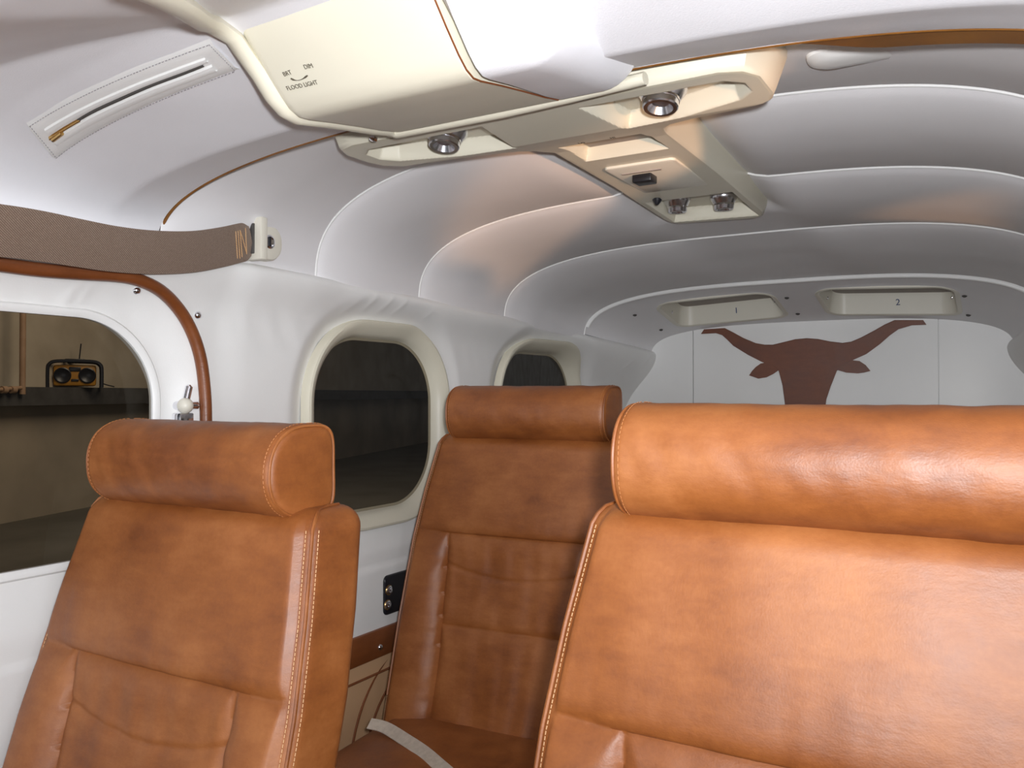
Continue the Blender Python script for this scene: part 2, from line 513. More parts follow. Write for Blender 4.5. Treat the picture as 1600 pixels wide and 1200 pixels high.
def make_wall(sgn, name, y0, wins):
    y1 = 3.575; nu = int((y1 - y0) / .0072); nv = 140
    zb = -.66
    pts = []
    for j in range(nv):
        for i in range(nu):
            y = y0 + (y1 - y0) * i / (nu - 1); v = j / (nv - 1)
            v = v ** 1.15
            z = zl(y) - v * (zl(y) - zb); pts.append([y, z])

    def S(y, z):
        return min(sdrr(y, z, WINS[n][0], ZW, WINS[n][1] + (.036 if n else .004), BW + (.036 if n else .004), WINS[n][2] + .03) for n in wins)
    ins = [S(*p) < 0 for p in pts]
    f = []
    for j in range(nv - 1):
        for i in range(nu - 1):
            q = (j * nu + i, j * nu + i + 1, (j + 1) * nu + i + 1, (j + 1) * nu + i)
            if sum(ins[a] for a in q) < 2: f.append(q)
    used = set(a for q in f for a in q)
    for a in used:
        if ins[a]:
            for _ in range(5):
                y, z = pts[a]; s = S(y, z); e = 1e-4
                gy = (S(y + e, z) - S(y - e, z)) / 2e-4; gz = (S(y, z + e) - S(y, z - e)) / 2e-4
                pts[a] = [y - gy * s, z - gz * s]
    m = M().add([(sgn * wall_x(*p), p[0], p[1]) for p in pts], f)
    w = m.build(name, VINYL, None, angle=50)
    for n in wins:
        o = .036 if n else .004
        ol = rrect(WINS[n][0], ZW, WINS[n][1] + o, BW + o, WINS[n][2] + .03, 22)
        M().loft([[Vector((sgn * (wall_x(*q) - .0005), q[0], q[1])) for q in ol], [Vector((sgn * .905, q[0], q[1])) for q in ol]], False, False).build('window_return', VINYL, w)
    return w


wall_l = tag(make_wall(-1, 'wall_left', -.2, (0, 1, 2)), 'padded white vinyl cabin side wall with window openings', kind='structure')
wall_r = tag(make_wall(1, 'wall_right', 1.02, (1, 2)), 'padded white vinyl cabin wall on the far right', kind='structure')


def make_window(n, sgn, idx):
    cy, a, r = WINS[n]
    if n:    # deep cream moulding
        prof = ((.050, .872), (.049, .853), (.046, .846), (.040, .844), (.030, .848), (.012, .862), (.004, .878), (.001, .890), (-.006, .893))
        mat = CREAM; gx = .889
    else:    # flush door window, thin pale edge
        prof = ((.014, .905), (.012, .886), (.008, .882), (.002, .882), (-.006, .888), (-.006, .9))
        mat = VINYL; gx = .893
    def follow(X, q):      # the moulding rides in with the padded wall where that curves inboard
        return X - (max(0.0, .868 - wall_x(*q)) * sm(.888, .862, X) if n else 0.0)
    rings = [[Vector((sgn * follow(X, q), q[0], q[1])) for q in rrect(cy, ZW, a + o, BW + o, r + o, 22)] for o, X in prof]
    w = M().loft(rings, False, False).build('window_%d' % idx, mat)
    nr = 7
    loops = []
    for k in range(nr):
        s = 1 - k / nr
        loops.append([Vector((sgn * (gx + .008 * (1 - s ** 2)), cy + (q[0] - cy) * s, ZW + (q[1] - ZW) * s)) for q in rrect(cy, ZW, a + .004, BW + .004, r, 22)])
    M().loft(loops, False, True).build('pane', GLASS, w)
    return w


tag(make_window(0, -1, 1), 'large door window with a thin pale edge at the far left', kind='structure')
tag(make_window(1, -1, 2), 'rounded cabin window in a deep cream moulding between the left and middle seats', kind='structure')
tag(make_window(2, -1, 3), 'small-looking rounded cream-framed window behind the middle headrest', kind='structure')
tag(make_window(1, 1, 4), 'rounded cabin window in the right-hand wall, beyond the big seat', kind='structure')
tag(make_window(2, 1, 5), 'aft rounded window in the right-hand wall', kind='structure')

# lower wall: leather rail, beige panels with welted seams
for sgn, wall, y0 in ((-1, wall_l, -.2), (1, wall_r, 1.02)):
    M().box((sgn * .848, (y0 + 3.57) / 2, -.699), (.012, (3.57 - y0) / 2, .040), .005).build('leather_rail', TAN_TRIM, wall)
    zb = -1.31
    panel = M().grid(90, 30, lambda i, j: Vector((sgn * (.848 + .012 * math.sin(math.pi * j / 29)), y0 + (3.57 - y0) * i / 89, -.735 + (zb + .735) * j / 29))).build('beige_panel', TANPANEL, wall)
    M().tube([(sgn * .848, y, -.785) for y in (y0, 1, 2, 3, 3.57)], .0035, 8).build('panel_welt', TAN_TRIM, wall)
for k, (dy, r) in enumerate(((0, .20), (.0, .265))):
    pts = [(-.853 + .0, 1.98 + dy - r * math.cos(t), -1.05 + r * 1.2 * math.sin(t)) for t in [math.pi / 2 * q / 14 for q in range(15)]]
    M().tube(pts, .0035, 8).build('panel_welt', TAN_TRIM, wall_l)
# crease welt above the jack panel
M().tube([(-.851, y, -.487) for y in (1.25, 1.6, 2.0, 2.4, 3.0, 3.5)], .0022, 6).build('wall_crease', VINYL, wall_l)

# floor and bulkheads
fl = M().box((0, 1.68, -1.33), (.87, 1.9, .02)).build('floor', CARPET, smooth=False)
tag(fl, 'brown carpeted cabin floor', kind='structure')
YB = 3.56


def bulk_x(z):
    if z > .193:
        return None
    return wall_x(YB, z) + .01


outline = [(-bulk_x(z), z) for z in [-1.31 + 1.50 * k / 30 for k in range(31)]]
tops = [(arch(YB, th_of(i))) for i in range(8, NT - 8)]
outline += [(p.x, p.z + .004) for p in tops if p.z > .2]
outline += [(bulk_x(z), z) for z in reversed([-1.31 + 1.50 * k / 30 for k in range(31)])]
outline.reverse()
XS1, XS2 = -.508, .456
m = M(); n = len(outline)
m.add([(x, YB + .012, z) for x, z in outline] + [(x, YB + .04, z) for x, z in outline],
      [tuple(range(n)), tuple(range(2 * n - 1, n - 1, -1))] + [(i, (i + 1) % n, n + (i + 1) % n, n + i) for i in range(n)])
wb = tag(m.build('wall_back', VINYL, smooth=False), 'off-white aft bulkhead of three vinyl panels', kind='structure')


def clip(poly, x0, x1):
    def half(p, f, inter):
        out = []
        for k in range(len(p)):
            a, b = p[k], p[(k + 1) % len(p)]
            if f(a): out.append(a)
            if f(a) != f(b): out.append(inter(a, b))
        return out
    def at(xc): return lambda a, b: (xc, a[1] + (b[1] - a[1]) * (xc - a[0]) / (b[0] - a[0]))
    p = half(poly, lambda q: q[0] >= x0, at(x0))
    return half(p, lambda q: q[0] <= x1, at(x1))


for x0, x1 in ((-2, XS1 - .0018), (XS1 + .0018, XS2 - .0018), (XS2 + .0018, 2)):
    p = clip(outline, x0, x1); n = len(p)
    M().add([(x, YB, z) for x, z in p] + [(x, YB + .014, z) for x, z in p],
            [tuple(range(n)), tuple(range(2 * n - 1, n - 1, -1))] + [(i, (i + 1) % n, n + (i + 1) % n, n + i) for i in range(n)]).build('bulkhead_panel', VINYL, wb, smooth=False)

# ------------------------------------------------------------------ steer-head emblem on the bulkhead
def epts(l): return [P(980 + x / 2.5806, 420 + y / 2.5806, Y=YB) for x, y in l]


def plate(poly, name, mat, parent, y0, th):
    n = len(poly)
    from mathutils.geometry import tessellate_polygon
    m = M()
    tri = [tuple(t) for t in tessellate_polygon([[Vector((p.x, p.z, 0)) for p in poly]])]
    m.add([(p.x, y0, p.z) for p in poly], tri)
    m.add([(p.x, y0, p.z) for p in poly] + [(p.x, y0 + th, p.z) for p in poly], [(i, (i + 1) % n, n + (i + 1) % n, n + i) for i in range(n)])
    return m.build(name, mat, parent, smooth=False)


em = empty('steer_head_emblem', (-.02, YB - .002, .02))
tag(em, 'russet leather longhorn steer-head emblem sewn on the off-white bulkhead', 'emblem')
head = [(300, 262), (312, 245), (395, 240), (430, 258), (470, 280), (520, 301), (555, 307), (590, 307), (640, 295), (680, 285), (725, 281), (770, 284), (820, 294), (870, 300),
        (905, 295), (945, 278), (1000, 249), (1040, 226), (1080, 208), (1130, 208), (1195, 208), (1208, 225), (1150, 227), (1095, 243), (1060, 268), (1020, 303), (965, 343), (905, 370),
        (870, 388), (845, 412), (832, 445), (820, 475), (803, 525), (795, 580), (790, 640), (800, 690), (785, 730), (720, 745), (660, 730), (640, 690), (650, 640), (642, 580), (635, 525),
        (628, 470), (613, 412), (590, 392), (545, 375), (490, 347), (430, 310), (405, 285), (385, 267), (360, 259)]
plate(epts(head), 'head_and_horns', EMBLEM, em, YB - .004, .006)
plate(epts([(613, 408), (590, 424), (562, 438), (530, 443), (493, 430), (505, 412), (520, 396), (540, 382), (560, 378), (588, 388)]), 'ear', EMBLEM, em, YB - .006, .005)
plate(epts([(846, 408), (862, 394), (885, 380), (910, 369), (938, 372), (962, 388), (982, 412), (955, 419), (930, 422), (885, 419)]), 'ear', EMBLEM, em, YB - .006, .005)
for lst in (head,):
    pp = [Vector((q.x, YB - .0045, q.z)) for q in epts(lst)]
    M().tube(pp, .0011, 5, closed=True).build('edge_stitching', EMBLEM, em)

# ------------------------------------------------------------------ cockpit overhead
def zcock(x, y):
    W = .83; n = 2.6
    crown = lerp_tab([(.40, .480), (.70, .477), (.85, .457), (.985, .438), (1.10, .464)], y)
    z0 = .30
    z = z0 + (crown - z0) * max(0, 1 - abs(x / W) ** n) ** (1 / n)
    yc = .72 - .25 * max(0, abs(x) - .15)
    return z - .42 * max(0, yc - y) * sm(.15, .4, y + .0)


ck = M().grid(110, 90, lambda i, j: (lambda x, y: Vector((x, y, zcock(x, y) + .0008 * noise.noise(Vector((x * 9, y * 14, 1))))))
              (.83 * math.copysign(1 - (1 - abs(-1 + 2 * i / 109)) ** 1.5, -1 + 2 * i / 109), (lambda j: .25 + .85 * j / 89)(j))).build('cockpit_headliner', COCKPIT, skin, angle=60)
ck['label'] = 'pale grey-white cockpit headliner pad above the front seats'
# rolled aft edge of the pad and its leather binding
xs = [.83 * math.copysign(1 - (1 - abs(-1 + 2 * i / 109)) ** 1.5, -1 + 2 * i / 109) for i in range(2, 108)]
M().grid(len(xs), 8, lambda i, j: Vector((xs[i], 1.10 + .012 * math.sin(math.pi * j / 7 * .5), zcock(xs[i], 1.10) + .10 * (j / 7) ** 1.3))).build('pad_return', HEADLINER, skin)
M().tube([(x, 1.106, zcock(x, 1.10) + .003) for x in xs], .0034, 8).build('leather_binding', BINDING, skin)
bx = [x for x in xs if x > .40]
M().grid(len(bx), 6, lambda i, j: Vector((bx[i], 1.108 + .055 * j / 5 * sm(.40, .55, bx[i]), zcock(bx[i], 1.10) + .004 + .001 * (j / 5)))).build('leather_binding', BINDING, skin)

# zipped access flap
zf = empty('zipper_panel', tuple(Psurf(200, 150, zcock, .4, 2.2)))
tag(zf, 'white vinyl access flap with a long zip on the cockpit headliner', 'zipper panel')
cor = [Psurf(px, py, zcock, .4, 2.2) for px, py in ((38, 190), (326, 58), (372, 105), (85, 247))]


def flap(u, v, lift=.003):
    a = cor[0].lerp(cor[1], u); b = cor[3].lerp(cor[2], u); q = a.lerp(b, v)
    return Vector((q.x, q.y, zcock(q.x, q.y) - lift))


def strip(name, mat, u0, u1, vf0, vf1, lift, parent, th=.003, n=50, k=6):
    g = M()
    def fn(i, j):
        u = u0 + (u1 - u0) * i / (n - 1); v0, v1 = vf0(u), vf1(u); s = j / (k - 1)
        l = lift(u, s) if callable(lift) else lift
        if j in (0, k - 1): l = .0002
        return flap(u, v0 + (v1 - v0) * s, l)
    return g.grid(n, k, fn).build(name, mat, parent)


wav = lambda u, a=1: .012 * a * math.sin(u * 9 + 1) + .008 * math.sin(u * 17)
strip('flap_base', VINYL, 0, 1, lambda u: 0 + wav(u, .6), lambda u: 1.0, lambda u, s: .004, zf, k=8)
strip('zip_tape', VINYL, .06, .93, lambda u: .24 + .08 * u, lambda u: .47 + wav(u), lambda u, s: .0055 + .0018 * math.sin(math.pi * s), zf)
strip('zip_tape', VINYL, .06, .93, lambda u: .53 + wav(u), lambda u: .76 + .04 * u, lambda u, s: .0055 + .0022 * math.sin(math.pi * s), zf)
strip('zip_opening', STEEL, .08, .90, lambda u: .475 + wav(u) - .03 * math.sin(math.pi * u), lambda u: .525 + wav(u) + .03 * math.sin(math.pi * u), .0062, zf, k=4)
strip('zip_teeth', BRASS, .05, .24, lambda u: .455, lambda u: .545, .0075, zf, n=12, k=4)
q0, q1 = flap(.07, .52, .010), flap(.13, .50, .010)
M().tube([q0, q1], .0035, 8).build('zip_slider', BRASS, zf)
st = M()
for v0 in (.06, .95):
    for k in range(60):
        u = .01 + .98 * k / 60
        st.tube([flap(u, v0, .0045), flap(u + .009, v0, .0045)], .0007, 4)
for u0 in (.012, .988):
    for k in range(14):
        v = .05 + .9 * k / 14
        st.tube([flap(u0, v, .0045), flap(u0, v + .035, .0045)], .0007, 4)
s_ = st.build('stitching', DARKTHREAD, zf); s_['kind'] = 'stuff'

# cream overhead console above the front seats
oc = empty('overhead_console', (-.04, .85, .39))
tag(oc, 'cream moulded overhead console with flood light markings, ahead of the vent console', 'console')
YS = [.64, .70, .745, .79, .815, .832, .848, .865, .92, .98, 1.04, 1.085, 1.10]
ZS = [.56, .515, .470, .425, .402, .390, .385, .387, .399, .411, .422, .432, .47]


def console_half(x0, x1, name, mat, r0, r1):
    rings = []
    for y, z in zip(YS, ZS):
        sh = .02 * sm(1.08, .80, y)
        cut_ = .0
        X0, X1 = x0 + sh * .9, x1 + sh * .35
        rr = []
        top = zcock((x0 + x1) / 2, y) + .02
        nseg = 8
        rr.append((X0 - .018, top))
        for k in range(nseg):
            t = math.pi / 2 * k / (nseg - 1)
            rr.append((X0 + r0 - r0 * math.cos(t) * 1, z + r0 - r0 * math.sin(t)))
        for k in range(nseg):
            t = math.pi / 2 * (1 - k / (nseg - 1))
            rr.append((X1 - r1 + r1 * math.cos(t), z + r1 - r1 * math.sin(t)))
        rr.append((X1 + (.012 if r1 > .01 else 0), top))
        rings.append([Vector((a, y, b)) for a, b in rr])
    return M().loft(rings).build(name, mat, oc, angle=35)


console_half(-.207, .106, 'console_shell', CREAM, .022, .003)
h2 = console_half(.109, .235, 'console_shroud', COCKPIT, .003, .055); h2['label'] = 'white padded end of the console'
# flange along the left and aft edge
ysf = [.70, .745, .79, .815, .835, .86, .92, .98, 1.04, 1.08]
zbx = lambda y: lerp_tab(list(zip(YS, ZS)), y)
fl_pts = [(x, y, zcock(x, y) - .007) for x, y in ((.03, .43), (-.02, .50), (-.055, .545), (-.09, .59), (-.125, .63), (-.158, .668), (-.182, .70))] + \
         [(-.193 - .014 * sm(.80, 1.08, y), y, min(zbx(y) + .006, zcock(-.19, y) - .005)) for y in ysf[1:]] + \
         [(-.205, 1.098, .437), (-.15, 1.106, .440), (0, 1.108, .440), (.12, 1.108, .443), (.235, 1.107, .447)]
fl_pts = [Vector(p) for p in fl_pts]
M().tube(fl_pts, [.016] * 7 + [.0145] * 3 + [.0125] * (len(fl_pts) - 10), 10, flat=.75).build('console_flange', CREAM, oc)
M().tube([(.1075 + .02 * sm(1.08, .80, y) * .35, y, z + .0005) for y, z in zip(YS[1:-1], ZS[1:-1])], .0012, 6).build('console_seam', TAN_TRIM, oc)
# flood light markings, on the forward-facing slope
def zbox(x, y): return lerp_tab(list(zip(YS, ZS)), y)


def mark(txt, px, py, size, ang):
    o = Psurf(px, py, zbox, .4, 2.2)
    a = Psurf(px + 8 * math.cos(ang), py - 8 * math.sin(ang), zbox, .4, 2.2)
    ex = a - o
    up = Psurf(px, py - 6, zbox, .4, 2.2) - o
    return put_text(txt, size, o, ex, up, 'lettering', INK, oc, lift=.0012)


mark('BRT', 448, 112, .0085, math.radians(18)); mark('DIM', 481, 101, .0085, math.radians(12)); mark('FLOOD LIGHT', 471, 131, .0085, math.radians(12))
arc = []
for k in range(9):
    t = k / 8; px = 453 + 26 * t; py = 118 + 6 * math.sin(math.pi * (t * .9 + .1)) - 3 * t
    p = Psurf(px, py, zbox, .4, 2.2); arc.append((p.x, p.y, p.z - .0008))
M().tube(arc, [.0011, .0013, .0007, .0004, .0004, .0004, .0007, .0013, .001], 6).build('dimmer_mark', INK, oc)
# chrome screws of the flange
for px, py in ((583, 214), (626, 202), (712, 184), (846, 155)):
    q = P(px, py, Y=1.112)
    M().lathe([(0, .007), (.004, .007), (.006, .003)], q, (0, -.3, -1), 12).build('screw', CHROME, oc)

# ------------------------------------------------------------------ T-shaped vent console
vc = empty('vent_console', (0, 1.6, .46))
tag(vc, 'cream T-shaped ceiling console carrying four chrome air outlets', 'console')


def zb(y): return lerp_tab([(1.10, .452), (1.32, .455), (1.42, .478), (1.50, .490), (1.70, .488), (2.0, .478), (2.22, .466)], y)


T = [(-.355, 1.150), (-.395, 1.165), (-.412, 1.20), (-.412, 1.26), (-.40, 1.30), (-.365, 1.328), (-.30, 1.345), (-.23, 1.365), (-.175, 1.395), (-.138, 1.44), (-.122, 1.50),
     (-.122, 1.8), (-.125, 2.14), (-.120, 2.18), (-.100, 2.205), (.105, 2.235), (.130, 2.215), (.140, 2.17), (.135, 1.8), (.130, 1.50), (.145, 1.44), (.175, 1.395), (.22, 1.370), (.28, 1.355),
     (.335, 1.340), (.365, 1.315), (.378, 1.28), (.378, 1.20), (.360, 1.165), (.325, 1.150)]


def grow(poly, d):
    out = []; n = len(poly)
    for k in range(n):
        a, b, c = Vector(poly[k - 1]), Vector(poly[k]), Vector(poly[(k + 1) % n])
        n1 = Vector(((b - a).y, -(b - a).x)).normalized(); n2 = Vector(((c - b).y, -(c - b).x)).normalized()
        nn = (n1 + n2)
        nn = nn / max(nn.length_squared / 2, .3)
        out.append(b + nn * d)
    return out


def poly_sd(x, y, poly):
    p = Vector((x, y)); d = 1e9; inside = False; n = len(poly)
    for k in range(n):
        ax_, ay_ = poly[k - 1][0], poly[k - 1][1]; bx_, by_ = poly[k][0], poly[k][1]
        ex_, ey_ = bx_ - ax_, by_ - ay_; wx_, wy_ = x - ax_, y - ay_
        t = max(0, min(1, (wx_ * ex_ + wy_ * ey_) / (ex_ * ex_ + ey_ * ey_)))
        d = min(d, math.hypot(wx_ - ex_ * t, wy_ - ey_ * t))
        if (ay_ > y) != (by_ > y) and x < ax_ + (y - ay_) / (by_ - ay_) * (bx_ - ax_): inside = not inside
    return -d if inside else d


g_ = -1 if poly_sd(*grow(T, .01)[0], T) > 0 else 1        # which sign of grow() goes inwards
def Tring(d, dz): return [Vector((q.x, q.y, zb(q.y) + dz)) for q in grow(T, -g_ * d)]


POCK = []
for s in (-1, 1):
    e = .012 if s > 0 else 0
    POCK.append(([(s * .09, 1.185), (s * (.345 - 2 * e), 1.19), (s * (.372 - 2 * e), 1.215), (s * (.372 - 2 * e), 1.255), (s * (.345 - 2 * e), 1.285), (s * .20, 1.325), (s * .11, 1.345)], .030, .016))
POCK.append(([(-.080, 1.445), (.092, 1.445), (.098, 1.585), (-.086, 1.585)], .028, .008))
POCK.append(([(-.104, 1.965), (.116, 1.965), (.120, 2.205), (-.104, 2.180)], .036, .012))


def zcon(x, y):
    z = zb(y)
    for poly, dep, slope in POCK:
        if poly[0][1] - .02 < y < max(p[1] for p in poly) + .02:
            z += dep * sm(.0, -slope, poly_sd(x, y, poly))
    return z


import numpy as np


def np_sd(x, y, poly):
    d = np.full(x.shape, 1e9); ins = np.zeros(x.shape, bool)
    for k in range(len(poly)):
        ax_, ay_ = poly[k - 1]; bx_, by_ = poly[k]
        ex_, ey_ = bx_ - ax_, by_ - ay_
        t = np.clip(((x - ax_) * ex_ + (y - ay_) * ey_) / (ex_ * ex_ + ey_ * ey_), 0, 1)
        d = np.minimum(d, np.hypot(x - ax_ - ex_ * t, y - ay_ - ey_ * t))
        if ay_ != by_:
            ins ^= ((ay_ > y) != (by_ > y)) & (x < ax_ + (y - ay_) / (by_ - ay_) * ex_)
    return np.where(ins, -d, d)


INS = .008
cx0, cx1, cy0, cy1 = -.42, .39, 1.14, 2.24
nx, ny = 380, 500
GX, GY = np.meshgrid(np.linspace(cx0, cx1, nx), np.linspace(cy0, cy1, ny))
for _ in range(1):
    SD = np_sd(GX, GY, T) + INS
inside_ = SD <= 0
cnt = (~inside_[:-1, :-1]).astype(int) + ~inside_[:-1, 1:] + ~inside_[1:, 1:] + ~inside_[1:, :-1]
JJ, II = np.nonzero(cnt < 2)
for _ in range(3):
    sd_ = np_sd(GX, GY, T) + INS; e = 1e-4
    gx = (np_sd(GX + e, GY, T) - np_sd(GX - e, GY, T)) / 2e-4; gy = (np_sd(GX, GY + e, T) - np_sd(GX, GY - e, T)) / 2e-4
    mv = (sd_ > 0) & (sd_ < .006)
    GX = np.where(mv, GX - gx * sd_, GX); GY = np.where(mv, GY - gy * sd_, GY)
GZ = np.interp(GY, [1.10, 1.32, 1.42, 1.50, 1.70, 2.0, 2.22], [.452, .455, .478, .490, .488, .478, .466])
for poly, dep, slope in POCK:
    t = np.clip(-np_sd(GX, GY, poly) / slope, 0, 1); GZ = GZ + dep * t * t * (3 - 2 * t)
gf = [(j * nx + i, j * nx + i + 1, (j + 1) * nx + i + 1, (j + 1) * nx + i) for j, i in zip(JJ.tolist(), II.tolist())]
usedv = sorted(set(a for q in gf for a in q)); remap = {a: k for k, a in enumerate(usedv)}
fx, fy, fz = GX.ravel().tolist(), GY.ravel().tolist(), GZ.ravel().tolist()
cb = M().loft([Tring(-.012, .0006), Tring(-.006, .001), Tring(-.0025, .004), Tring(0, .010), Tring(.014, .050), Tring(.020, .13)], False, True)
cb.add([(fx[a], fy[a], fz[a]) for a in usedv], [tuple(remap[a] for a in q) for q in gf])
body = cb.build('console_body', CREAM, vc, angle=32)
M().box((.006, 1.525, .5165), (.078, .050, .0015)).build('grey_insert', GREYPANEL, vc, smooth=False)

# eyeball air outlets
for x, y, z, tilt in ((-.20, 1.236, .481, .2), (.21, 1.240, .481, .2), (-.062, 2.085, .509, -.05), (.055, 2.105, .507, -.05)):
    big = 1.0 if y < 2 else .88
    ax = (0, -tilt, -1)
    v = M().lathe([(0, .040 * big), (.006, .040 * big), (.010, .037 * big), (.020, .031 * big), (.022, .029 * big), (.034, .028 * big), (.036, .026 * big), (.036, .020 * big), (.026, .014 * big), (.026, .001)],
                  (x, y, z), ax, 30).build('air_outlet', SATIN, vc)
    M().lathe([(0, .0295 * big), (.004, .0295 * big)], (x + 0, y - .021 * tilt, z - .021), ax, 30).build('outlet_ring', CHROME, v)
# access plate with black switch
zpl = .488
plr = [[Vector((q[0], q[1], zpl + dz)) for q in rrect(.006, 1.775, .080 + o, .130 + o, .012, 5)] for o, dz in ((0, .004), (0, -.004), (-.003, -.006))]
M().loft(plr).build('access_plate', IVORY, vc, angle=30)
M().box((-.012, 1.73, zpl - .014), (.022, .020, .009), .003).build('rocker_switch', BLACK, vc)
M().box((-.004, 1.690, zpl - .0075), (.045, .003, .0012)).build('plate_slot', GREYPANEL, vc, smooth=False)
M().lathe([(0, .008), (.004, .012), (.010, .0085), (.016, .004)], (-.062, 1.940, zb(1.94)), (0, -.2, -1), 16).build('black_knob', BLACK, vc)
M().box((.010, 1.455, zcon(.01, 1.455) - .004), (.010, .008, .006), .002).build('blue_switch', BLUE, vc)
for x, txt in ((-.022, 'LO'), (.042, 'HI')):
    put_text(txt, .011, (x, 1.432, zb(1.432)), (1, 0, 0), (0, -1, 0), 'lettering', INK, vc, lift=.001)

# white oblong lamp lens behind the pad
ll = empty('dome_lamp', (.535, 1.33, .52))
tag(ll, 'white oblong dome lamp tucked behind the leather-bound pad, right of the vent console', 'lamp')
def lring(o, z): return [Vector((q[0], q[1], z)) for q in rrect(.52, 1.33, .115 + o, .045 + o, .03, 8)]
M().loft([lring(.012, .56), lring(.012, .525), lring(.006, .518), lring(0, .517)], True, True).build('lamp_bezel', VINYL, ll)
M().loft([lring(-.006, .518), lring(-.008, .508), lring(-.018, .502), lring(-.035, .50)], True, True).build('lamp_lens', LENS, ll)

# ------------------------------------------------------------------ seats
HRW, HRH = .225, .145


def headrest_section(n=72):
    out = []
    for k in range(n):
        t = 2 * math.pi * k / n; c, s = math.cos(t), math.sin(t)
        if c < 0:
            e = 2.25; y = .078 - .078 * abs(c) ** (2 / e); h = -.0725 + math.copysign(.0725 * abs(s) ** (2 / e), s)
        else:
            e = 4.5; y = .078 + .064 * abs(c) ** (2 / e); h = -.0725 + math.copysign(.0725 * abs(s) ** (2 / e), s)
        out.append((y, h))
    return out


SEC = headrest_section()


def headrest_pt(k, x, inset):
    y, h = SEC[k]; cy, ch = .072, -.0725
    L = math.hypot(y - cy, h - ch); f = max(0, (L - inset)) / L
    y2, h2 = cy + (y - cy) * f, ch + (h - ch) * f
    w = noise.noise(Vector((x * 11 + y * 9, h * 9, 2.3))) * .0022 + noise.noise(Vector((x * 34 + h * 20, h * 22, 5))) * .0010
    g = (1 + w / max(L, .02)) if inset < .004 else 1
    return Vector((x, cy + (y2 - cy) * g + .012 * (x / HRW) ** 2 * 0, ch + (h2 - ch) * g))


def backrest_hw(h): return lerp_tab([(-.92, .316), (-.60, .315), (-.40, .308), (-.28, .294), (-.15, .272), (-.1, .268)], h)


SEAM_H, SEAM_H2 = -.378, -.605
REC = math.tan(math.radians(16))


def xv(h): return backrest_hw(h) - .115 - .02 * sm(-.38, -.7, h)


def front_disp(x, h, hw):
    ax = abs(x); ds = abs(h - SEAM_H); v = xv(h)
    d = .012 * (1 - math.exp(-ds / .016))
    if h < SEAM_H:
        dv = abs(ax - v)
        d = min(d, .013 * (1 - math.exp(-dv / .013)))
        if ax < v:
            d = min(d, .011 * (1 - math.exp(-abs(h - SEAM_H2) / .014)))
            hc = -.455 - .030 * (1 - (x / v) ** 2)
            d -= .0035 * math.exp(-((h - hc) / .006) ** 2)
            d -= .012 * sm(SEAM_H, SEAM_H - .10, h)
            d += .0035 * noise.noise(Vector((x * 26, h * 7, 4))) * sm(SEAM_H, SEAM_H - .05, h)
        else:
            d += .012 * math.sin(math.pi * min(1, (ax - v) / (hw - v))) * sm(SEAM_H, SEAM_H - .12, h)
            d += .0045 * noise.noise(Vector((x * 12, h * 34, 6))) * math.exp(-((ax - v) / .05) ** 2) * sm(SEAM_H, SEAM_H - .08, h)
    else:
        d += .012 * (1 - (x / hw) ** 2)
        d += .0022 * noise.noise(Vector((x * 10, h * 5, 8)))
        # tight little pleats running up from the seam
        d += .0012 * noise.noise(Vector((x * 45, h * 6, 2))) * math.exp(-ds / .06)
    edge = sm(hw, hw - .03, ax)
    return d * edge


def back_loop(h, inset, NF=132, NC=9, NSD=8, NB=24):
    hw = backrest_hw(h) - inset; yf = inset; yb = .125 - inset
    rc = max(.022 - inset * .4, .006); rb = max(.030 - inset * .4, .006)
    o = []
    for k in range(NF):
        x = -(hw - rc) + 2 * (hw - rc) * k / (NF - 1); o.append((x, yf, 1))
    for k in range(1, NC):
        t = math.pi / 2 * k / NC; o.append((hw - rc + rc * math.sin(t), yf + rc - rc * math.cos(t), 0))
    for k in range(NSD):
        o.append((hw, yf + rc + (yb - rb - yf - rc) * k / (NSD - 1), 0))
    for k in range(1, NC):
        t = math.pi / 2 * k / NC; o.append((hw - rb + rb * math.cos(t), yb - rb + rb * math.sin(t), 0))
    for k in range(NB):
        o.append((hw - rb - 2 * (hw - rb) * k / (NB - 1), yb, 0))
    for k in range(1, NC):
        t = math.pi / 2 * k / NC; o.append((-(hw - rb) - rb * math.sin(t), yb - rb + rb * math.cos(t), 0))
    for k in range(NSD):
        o.append((-hw, yb - rb - (yb - rb - yf - rc) * k / (NSD - 1), 0))
    for k in range(1, NC):
        t = math.pi / 2 * k / NC; o.append((-(hw - rc) - rc * math.cos(t), yf + rc - rc * math.sin(t), 0))
    return o, hw


BY0 = .040          # backrest front face set behind the headrest's front


def bpos(x, y, h): return Vector((x, BY0 + y + (h + .15) * REC, h))


